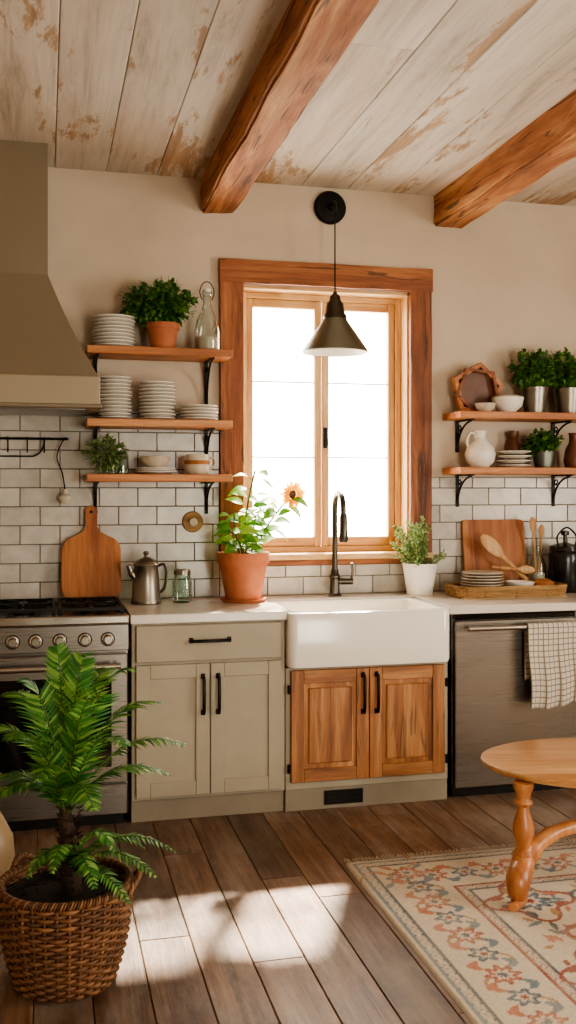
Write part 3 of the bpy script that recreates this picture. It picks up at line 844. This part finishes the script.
# ------------------------------------------------------------------ fern in basket
fb = E('potted_fern_in_wicker_basket', (.062, -1.985, 0), ROT)
def bfn(th, t):
    r = .142+.048*t+.014*math.sin(math.pi*t); return r*math.cos(th), r*math.sin(th)
weave(fb, bfn, 24, .008, .285, .0066, 34, 'wicker', .0065)
rimrope(fb, 'rim', bfn, .295, .009, 'wicker', 46)
lathe('base', [(0, 0), (.14, 0), (.145, .01), (0, .012)], 'wicker', fb, 36)
lathe('liner', [(.125, .012), (.172, .27), (.165, .27), (.12, .02)], 'soil', fb, 36)
bm = bmesh.new(); lathe_bm(bm, [(.17, .245), (.15, .25), (.1, .256), (.05, .262), (0, .265)], 40)
for q in range(160):
    an, rr = R(0, 6.28), R(0, .158); s_ = R(.004, .011); lathe_bm(bm, [(0, -s_), (s_, 0), (0, s_)], 5, (rr*math.cos(an), rr*math.sin(an), .252))
O('soil', bm, 'soil', fb)
for nm, an in (('handle_right', math.radians(4)), ('handle_left', math.radians(140))):
    bm = bmesh.new()
    for ph in (0, 2.1, 4.2):
        pts = []
        for q in range(41):
            t = q/40; aa = an+(t-.5)*.62; rr = .198+.024*math.sin(math.pi*t); c = Vector((rr*math.cos(aa), rr*math.sin(aa), .27+.05*math.sin(math.pi*t)))
            pts.append(c+Vector((math.cos(aa)*math.cos(t*26+ph), math.sin(aa)*math.cos(t*26+ph), math.sin(t*26+ph)))*.005)
        tube_bm(bm, pts, .0055, 6)
    O(nm, bm, 'wicker', fb, True)
bm = bmesh.new()
tp = [(.02, 0, .25), (.015, 0, .33), (.005, 0, .42), (0, 0, .50), (0, 0, .54)]
tube_bm(bm, smoothpath(tp, 5), [.030]*5+[.026]*5+[.022]*5+[.018]*5+[.008], 10)
for q in range(150):
    z = R(.26, .52); an = R(0, 6.28); c = Vector((.012+math.cos(an)*.022, math.sin(an)*.022, z))
    leaf(bm, c, Vector((math.cos(an), math.sin(an), 1.2)), Vector((math.cos(an), math.sin(an), 0)), .03, .014, .3, -.3, 2)
O('trunk', bm, 'trunk', fb)
bs = bmesh.new(); bl = bmesh.new()
def frond(p0, pm, p1, LL=.075, n=36, w=.012):
    P = bez(p0, pm, p1, n); tube_bm(bs, P, [.0035*(1-.7*i/n) for i in range(n+1)], 5)
    for i in range(3, n+1):
        t = i/n; T = (P[min(i+1, n)]-P[i-1]).normalized()
        up = Vector((0, 0, 1)); sd_ = T.cross(up)
        if sd_.length < .45: sd_ = T.cross(Vector((0, -1, .2)))
        sd_.normalize(); nn = sd_.cross(T).normalized()
        L = LL*(math.sin(math.pi*(t*.84+.12))**.7)*R(.9, 1.08)
        for s in (-1, 1):
            leaf(bl, P[i], T*.75+sd_*s+nn*R(-.05, .2), nn, L, w, .3, R(.15, .4), 3, 'lance')
C = Vector((0, 0, .53))
tips = [(-.03, .02, .46), (.07, -.04, .45), (.20, .00, .40), (.355, -.02, .18), (.27, .14, .27), (.21, -.18, .22), (-.13, .0, .37), (-.25, -.02, .22), (-.22, .14, .30), (-.27, .02, .05),
        (-.12, -.20, .24), (.10, .24, .36), (-.06, .25, .34), (.13, -.24, .06), (.12, -.14, .34), (.30, .06, .07), (-.17, -.14, .06), (-.02, -.24, .14)]
for d in tips:
    d = Vector(d); hz_ = math.hypot(d.x, d.y)
    ctl = C+Vector((d.x*.40, d.y*.40, d.z*.85+.10*min(1, hz_*4))); frond(C+Vector((d.x*.03, d.y*.03, -.01-R(0, .04))), ctl, C+d, R(.066, .078))
B0 = Vector((.02, 0, .31))
for d in ((.31, -.02, .08), (.19, -.14, -.02), (-.10, -.13, .05), (.10, -.18, .04), (.20, .08, .06), (-.02, -.17, .08), (.14, -.08, .11), (.26, -.1, .04)):
    d = Vector(d); frond(B0, B0+Vector((d.x*.4, d.y*.4, d.z+.12)), B0+d, .048, 24, .011)
O('fronds_rachis', bs, 'stem', fb, True); O('fronds_leaflets', bl, 'fern', fb, True)

vs = E('ceramic_floor_vase', (-.205, -1.25, 0))
lathe('body', [(0, 0), (.06, 0), (.085, .05), (.10, .13), (.095, .2), (.06, .27), (.04, .31), (.036, .35), (.05, .375), (.045, .40), (.058, .425), (.05, .425), (.03, .36), (0, .3)], 'vase', vs, 36)

# ------------------------------------------------------------------ right counter goods
cb2 = E('rectangular_cutting_board', (2.37, -.075, .922)); cb2.rotation_euler = (math.radians(-8), 0, 0)
prism('board', rrect(-.18, .18, 0, .385, .02), -.012, .010, 'board2', cb2, .003)
tr = E('wicker_tray', (2.32, -.29, .92))
def tfn(th, t):
    c, s = math.cos(th), math.sin(th); e = .35
    return (.29+.008*t)*abs(c)**e*(1 if c >= 0 else -1), (.125+.008*t)*abs(s)**e*(1 if s >= 0 else -1)
weave(tr, tfn, 5, .006, .05, .005, 60, 'wicker2', .004, 5)
rimrope(tr, 'rim', tfn, .055, .0055, 'wicker2', 60, 400)
prism('bottom', [(-.285, 0), (.285, 0), (.285, .008), (-.285, .008)], -.12, .12, 'wicker2', tr, 0)
plates('plate_stack', (2.19, -.29, .928), .112, .115, 8, 'ceramic2')
bw = E('mixing_bowl', (2.395, -.30, .928))
lathe('bowl', [(0, 0), (.035, 0), (.065, .03), (.075, .065), (.07, .065), (.058, .03), (0, .012)], 'ceramic', bw, 32)
br = E('bread_roll', (2.53, -.30, .928))
lathe('roll', [(0, 0), (.05, .004), (.062, .03), (.05, .062), (.025, .075), (0, .078)], 'bread', br, 24, sx=1.0, sy=.85)
def spoon(par, nm, base, tip, bl_, bwid, mat='spoon', hr=.008):
    base, tip = Vector(base), Vector(tip); d = (tip-base).normalized(); s = d.cross(Vector((0, -1, 0))).normalized(); nn = s.cross(d).normalized()
    bm = bmesh.new(); L = (tip-base).length; rings = []
    for k_ in range(25):
        u = (1-k_/24)*L
        wv = hr if u > bl_ else max(.002, bwid*math.sin(math.pi*min(1, (u/bl_)*.9+.06))**.6)
        if u <= bl_ and u/bl_ > .5: wv = max(wv, hr)
        th_ = .005; c = base+d*(L*k_/24)
        rings.append([bm.verts.new(c+s*wv*math.cos(a)+nn*th_*math.sin(a)) for a in [2*math.pi*q/10 for q in range(10)]])
    for a, b in zip(rings, rings[1:]):
        for q in range(10): bm.faces.new((a[q], a[(q+1) % 10], b[(q+1) % 10], b[q]))
    bm.faces.new(rings[0]); bm.faces.new(rings[-1]); O(nm, bm, mat, par, 'auto')
sp1 = E('wooden_scoop'); spoon(sp1, 'scoop', (2.50, -.175, .985), (2.255, -.135, 1.225), .16, .036, hr=.012)
sp2 = E('wooden_spoon'); spoon(sp2, 'spoon', (2.29, -.19, 1.06), (2.53, -.20, 1.04), .09, .022)
uj = E('utensil_bottle', (2.585, -.12, .92))
lathe('bottle', [(0, 0), (.045, 0), (.05, .01), (.05, .14), (.035, .18), (.022, .20), (.022, .24), (.026, .245)], 'jar', uj, 28)
lathe('contents', [(0, .005), (.045, .005), (.045, .10), (0, .10)], 'ceramic2', uj, 20)
spoon(uj, 'wooden_spoon_a', (0, 0, .02), (-.02, .01, .40), .08, .022); spoon(uj, 'wooden_spoon_b', (.01, 0, .02), (.03, .0, .36), .07, .018)
cp = E('black_coffee_press', (2.725, -.17, .92))
lathe('body', [(0, 0), (.085, 0), (.09, .01), (.086, .16), (.09, .20), (.082, .215), (.085, .22), (.08, .245), (.03, .26), (.01, .265), (.01, .30), (.022, .305), (.022, .325), (0, .33)], 'blackpaint', cp, 36)
tube('handle', smoothpath([(.085, 0, .20), (.125, 0, .20), (.135, 0, .13), (.12, 0, .06), (.086, 0, .045)]), .009, 'blackpaint', cp)
tube('bail', smoothpath([(-.05, -.02, .245), (-.055, -.02, .30), (0, -.02, .345), (.055, -.02, .30), (.05, -.02, .245)]), .005, 'black', cp)

# ------------------------------------------------------------------ pendant
pl = E('pendant_lamp')
px_, py_ = 1.428, -.195
o = lathe('wall_plate', [(0, 0), (.086, 0), (.086, .018), (.078, .026), (.02, .03), (.016, .05), (0, .05)], 'black', pl, 40); o.location = (1.455, 0, 2.945); o.rotation_euler = (math.radians(90), 0, 0)
tube('arm', smoothpath([(1.455, -.04, 2.945), (1.448, -.10, 2.945), (1.437, -.165, 2.93), (px_, py_, 2.88)]), .007, 'black', pl)
tube('cord', [(px_, py_, 2.885), (px_, py_, 2.455)], .0035, 'black', pl, 6)
zb = 2.160
lathe('shade', [(.162, 0), (.166, .004), (.162, .014), (.142, .045), (.105, .10), (.070, .150), (.058, .172), (.056, .178)],
      'galv', pl, 72, (px_, py_, zb), rib=(36, .010))
lathe('shade_inside', [(.160, .002), (.140, .043), (.103, .098), (.068, .148), (.054, .172)], 'white', pl, 48, (px_, py_, zb))
lathe('socket_cap', [(.060, .170), (.060, .185), (.050, .20), (.044, .245), (.030, .262), (.026, .285), (.014, .295), (.008, .31), (0, .31)], 'gun', pl, 36, (px_, py_, zb))
lathe('bulb', [(0, .03), (.025, .038), (.036, .065), (.026, .10), (.016, .125), (.016, .19)], 'white', pl, 24, (px_, py_, zb))

# ------------------------------------------------------------------ rug
rx0, rx1, ry1, ry0 = 1.14, 3.55, -1.30, -4.5
st_ = .006; nx = int((rx1-rx0)/st_); ny = int((ry1-ry0)/st_)
def lin(h): return np.array(H(h)[:3])
CRM, RED, BLU, TAN, NAV, SAL = lin('#cfc1aa'), lin('#8f3a2a'), lin('#5f7784'), lin('#a57c4e'), lin('#34485a'), lin('#b8694c')
img = np.zeros((ny, nx, 3)); img[:] = CRM
yy, xx = np.mgrid[0:ny, 0:nx]; PX = (xx+.5)*st_; PY = (yy+.5)*st_; Wd, Hd = nx*st_, ny*st_
edge = np.minimum(np.minimum(PX, Wd-PX), np.minimum(PY, Hd-PY))
for lo, hi, c in ((.0, .022, CRM*.9), (.022, .034, BLU), (.034, .068, CRM*.8), (.068, .080, NAV), (.080, .32, CRM), (.32, .332, RED), (.332, .362, CRM*.75), (.362, .374, NAV), (.374, 9, CRM)):
    img[(edge >= lo) & (edge < hi)] = c
def win(cx, cy, r):
    x0, x1 = max(0, int((cx-r)/st_)), min(nx, int((cx+r)/st_)+2); y0, y1 = max(0, int((cy-r)/st_)), min(ny, int((cy+r)/st_)+2)
    return slice(y0, y1), slice(x0, x1)
def rosette(cx, cy, r, cols, lobes=8, ph=0):
    s = win(cx, cy, r); dx, dy = PX[s]-cx, PY[s]-cy; d = np.hypot(dx, dy); a_ = np.arctan2(dy, dx)
    e = r*(.80+.20*np.cos(lobes*a_+ph)); sub = img[s]
    for f, c in zip((1, .78, .55, .28), cols): sub[d < e*f] = c
def leafst(cx, cy, L, Wl, ang, c):
    s = win(cx, cy, L); dx, dy = PX[s]-cx, PY[s]-cy; u = (dx*math.cos(ang)+dy*math.sin(ang))/L*2; v_ = (-dx*math.sin(ang)+dy*math.cos(ang))/Wl*2
    img[s][(np.abs(u) < 1) & (np.abs(v_) < (1-u*u))] = c
def vine(f, n, wd, c):
    for k_ in range(n):
        x, y = f(k_/n)
        if 0 < x < Wd and 0 < y < Hd:
            s = win(x, y, wd); d = np.hypot(PX[s]-x, PY[s]-y); img[s][d < wd] = c
rr_ = random.Random(5)
for q in range(680):
    x, y = rr_.uniform(.40, Wd-.40), rr_.uniform(.40, Hd-.40); leafst(x, y, rr_.uniform(.04, .08), .022, rr_.uniform(0, 3.1), rr_.choice((SAL, BLU, TAN, RED, NAV)))
for gj, gy in enumerate(np.arange(.53, Hd-.4, .27)):
    for gi, gx in enumerate(np.arange(.53, Wd-.4, .34)):
        ox = .17 if gj % 2 else 0; x, y = gx+ox, gy
        if x > Wd-.48: continue
        vine(lambda t: (x+.135*math.cos(t*6.28)*(1+.25*math.cos(4*t*6.28)), y+.135*math.sin(t*6.28)*(1+.25*math.cos(4*t*6.28))), 200, .008, NAV if gi % 2 else RED)
        for q in range(8):
            a_ = q*math.pi/4+.39; leafst(x+.112*math.cos(a_), y+.112*math.sin(a_), .065, .032, a_+(.6 if q % 2 else -.6), (SAL, NAV, TAN, RED)[(q+gi) % 4])
        rosette(x, y, .085, (RED, SAL, CRM, NAV) if (gi+gj) % 2 else (NAV, BLU, CRM, RED), 8)
mx_, my_ = Wd/2, Hd/2
for r_, c_ in ((.62, NAV), (.59, CRM), (.56, RED*1.1), (.40, CRM), (.37, BLU)): rosette(mx_, my_, r_, (c_,), 12)
for q in range(16):
    a_ = q*math.pi/8; rosette(mx_+.48*math.cos(a_), my_+.48*math.sin(a_), .045, (CRM, BLU, RED, CRM), 6)
rosette(mx_, my_, .25, (RED, CRM, BLU, RED), 10)
def border(n, place):
    for k_ in range(n):
        t = (k_+.5)/n; p0, an = place(t); rosette(p0[0], p0[1], .064 if k_ % 2 else .054, (RED, SAL, CRM, NAV) if k_ % 2 else (NAV, BLU, CRM, RED), 8 if k_ % 2 else 6)
        for s in (-1, 1):
            for q in (-1, 1): leafst(p0[0]+q*.058*math.cos(an)-s*.062*math.sin(an), p0[1]+q*.058*math.sin(an)+s*.062*math.cos(an), .064, .026, an+q*s*.8, SAL if s > 0 else BLU)
cm = .20
for yb in (cm, Hd-cm):
    vine(lambda t: (t*Wd, yb+.075*math.sin(t*Wd/.14*math.pi)), 2600, .006, TAN); border(17, lambda t: ((.09+t*(Wd-.18), yb), 0))
for xb in (cm, Wd-cm):
    vine(lambda t: (xb+.075*math.sin(t*Hd/.14*math.pi), t*Hd), 3200, .006, TAN); border(22, lambda t: ((xb, .09+t*(Hd-.18)), math.pi/2))
for off, c_ in ((.051, NAV), (.346, RED)):
    for t in np.arange(off, Wd-off, .045): rosette(t, off, .014, (c_, CRM), 4); rosette(t, Hd-off, .014, (c_, CRM), 4)
    for t in np.arange(off, Hd-off, .045): rosette(off, t, .014, (c_, CRM), 4); rosette(Wd-off, t, .014, (c_, CRM), 4)
lo = np.random.rand(ny//14+3, nx//14+3); ly, lx = PY/st_/14, PX/st_/14
iy, ix = ly.astype(int), lx.astype(int); fy, fx = (ly-iy)[..., None], (lx-ix)[..., None]; lo = lo[..., None]
f = (lo[iy, ix]*(1-fx)+lo[iy, ix+1]*fx)*(1-fy)+(lo[iy+1, ix]*(1-fx)+lo[iy+1, ix+1]*fx)*fy
fade = .05+.38*f + .18*(np.random.rand(ny, nx, 1)-.5)
img = img*(1-fade)+CRM*fade; img *= (.86+.18*np.random.rand(ny, nx, 1))
co = np.zeros((ny, nx, 3)); co[..., 0] = rx0+PX; co[..., 1] = ry0+PY
co[..., 2] = .0095+.0012*np.random.rand(ny, nx)
ed = (xx == 0) | (xx == nx-1) | (yy == 0) | (yy == ny-1); co[..., 2][ed] = .0008
me = bpy.data.meshes.new('rug'); me.vertices.add(nx*ny); me.vertices.foreach_set('co', co.reshape(-1))
i0 = (yy[:-1, :-1]*nx+xx[:-1, :-1]).reshape(-1); F = np.stack([i0, i0+1, i0+nx+1, i0+nx], 1)
me.loops.add(F.size); me.loops.foreach_set('vertex_index', F.reshape(-1).astype(np.int32)); me.polygons.add(len(F))
me.polygons.foreach_set('loop_start', np.arange(0, F.size, 4, dtype=np.int32))
try: me.polygons.foreach_set('loop_total', np.full(len(F), 4, dtype=np.int32))
except Exception: pass
me.update(calc_edges=True)
ca = me.color_attributes.new('weave', 'FLOAT_COLOR', 'POINT'); ca.data.foreach_set('color', np.concatenate([img, np.ones((ny, nx, 1))], 2).reshape(-1).astype(np.float32))
me.validate()
m = M('woven_rug'); at = m.n('ShaderNodeAttribute', attribute_name='weave'); m.set(Base_Color=at.outputs['Color'], Roughness=.95)
m.bump(m.noise(m.coords(), 260, 3), .5, .004); me.materials.append(m.m)
rug = E('persian_rug'); o = bpy.data.objects.new('pile', me); bpy.context.collection.objects.link(o); o.parent = rug
bm = bmesh.new()
for x in np.arange(rx0+.01, rx1, .011):
    for y, s in ((ry1, 1), (ry0, -1)):
        tube_bm(bm, [(x, y-s*.006, .005), (x+R(-.003, .003), y+s*.02, .004), (x+R(-.008, .008), y+s*R(.035, .05), .003)], .0028, 4)
O('fringe', bm, 'ceramic2', rug)

# ------------------------------------------------------------------ coffee table
tb = E('oval_coffee_table', (2.05, -1.70, .0115), ROT)
TZ = .450
bm = bmesh.new()
prof = [(0, TZ-.03), (.93, TZ-.03), (.965, TZ-.028), (.985, TZ-.020), (1.0, TZ-.010), (.995, TZ-.003), (.975, TZ), (0, TZ)]
lathe_bm(bm, prof, 80, sx=.475, sy=.325); O('top', bm, 'table', tb, 'auto')
for i, (lx_, ly_) in enumerate(((-.365, -.20), (.12, .24), (.34, -.14))):
    c = Vector((lx_, ly_, 0)); nm = 'leg_%d' % i
    lathe(nm+'_turning', [(0, .150), (.030, .150), (.036, .160), (.038, .170), (.030, .182), (.024, .19), (.027, .21), (.036, .235), (.038, .26), (.032, .29), (.022, .32), (.020, .335), (.030, .342), (.034, .350), (.030, .358), (.024, .364), (.027, .385), (.036, .40), (.036, TZ-.03), (0, TZ-.03)], 'tableleg', tb, 28, c)
    d = c.normalized() if i else Vector((-.5, -.87, 0))
    pts = smoothpath([c+d*-.02+Vector((0, 0, .19)), c+d*.0+Vector((0, 0, .160)), c+d*.015+Vector((0, 0, .125)), c+d*.060+Vector((0, 0, .095)), c+d*.065+Vector((0, 0, .060)), c+d*.050+Vector((0, 0, .030)), c+d*.080+Vector((0, 0, .018)), c+d*.125+Vector((0, 0, .022))], 5)
    n = len(pts); rs = [float(np.interp(k_/(n-1), (0, .25, .45, .65, .8, .9, 1), (.030, .042, .044, .034, .026, .018, .015))) for k_ in range(n)]
    tube(nm+'_scroll_foot', pts, rs, 'tableleg', tb, 14)
    tube(nm+'_stretcher', bez(c+Vector((0, 0, .135)), (c.x*.75, c.y*.75, .27), (0, 0, .20), 16), [.036]*4+[.030]*4+[.026]*9, 'tableleg', tb, 12)
lathe('centre_boss', [(0, .165), (.03, .17), (.045, .195), (.03, .22), (0, .23)], 'tableleg', tb, 24)

# ------------------------------------------------------------------ light
wd = bpy.data.worlds.new('sky'); bpy.context.scene.world = wd; wd.use_nodes = True; nt = wd.node_tree
bg_ = nt.nodes['Background']
tc = nt.nodes.new('ShaderNodeTexCoord'); ns = nt.nodes.new('ShaderNodeTexNoise'); ns.inputs['Scale'].default_value = 3.2; ns.inputs['Detail'].default_value = 2
nt.links.new(tc.outputs['Generated'], ns.inputs['Vector'])
cr = nt.nodes.new('ShaderNodeValToRGB'); cr.color_ramp.elements[0].position = .38; cr.color_ramp.elements[0].color = (.80, .76, .64, 1); cr.color_ramp.elements[1].position = .58; cr.color_ramp.elements[1].color = (1, .93, .82, 1)
nt.links.new(ns.outputs[0], cr.inputs[0]); nt.links.new(cr.outputs[0], bg_.inputs[0]); bg_.inputs[1].default_value = 20.0

def sun(name, d, e, col, ang):
    l = bpy.data.lights.new(name, 'SUN'); l.energy = e; l.color = col; l.angle = math.radians(ang)
    o = bpy.data.objects.new(name, l); bpy.context.collection.objects.link(o); o.rotation_euler = Vector(d).to_track_quat('-Z', 'Y').to_euler()
def area(name, loc, tgt, sx_, sy_, e, col):
    l = bpy.data.lights.new(name, 'AREA'); l.shape = 'RECTANGLE'; l.size = sx_; l.size_y = sy_; l.energy = e; l.color = col
    o = bpy.data.objects.new(name, l); bpy.context.collection.objects.link(o); o.location = loc
    o.rotation_euler = (Vector(tgt)-Vector(loc)).to_track_quat('-Z', 'Y').to_euler(); return l
sun('sun', (-.46, -1.0, -1.14), 30, (1, .86, .68), 2.2)
for nm, loc, tgt, a_, b_ in (('sky_portal_sink', (1.45, .22, 1.83), (1.45, -3, 1.83), .93, 1.39), ('sky_portal_fill_side', (XR+.02, -3.6, 1.65), (0, -3.6, 1.65), 1.4, 1.5), ('sky_portal_fill_rear', (2.0, YB-.02, 1.07), (2.0, 0, 1.07), 1.0, 2.15)):  # side and rear portals serve the unseen openings added for fill
    pr = area(nm, loc, tgt, a_, b_, 1, (1, 1, 1)); pr.cycles.is_portal = True

# ------------------------------------------------------------------ camera
cam = bpy.data.cameras.new('camera'); co_ = bpy.data.objects.new('camera', cam); bpy.context.collection.objects.link(co_)
co_.location = (0, -5.05, 1.466); co_.rotation_euler = (math.radians(90), 0, ROT)
cam.sensor_fit = 'AUTO'; cam.sensor_width = 36; cam.lens = 36*1000/1024; cam.shift_y = -22/1024; cam.clip_start = .05
sc_ = bpy.context.scene; sc_.camera = co_
try:
    sc_.view_settings.view_transform = 'AgX'; sc_.view_settings.look = 'AgX - Medium High Contrast'
    sc_.view_settings.exposure = .12
except Exception as ex: print(ex)
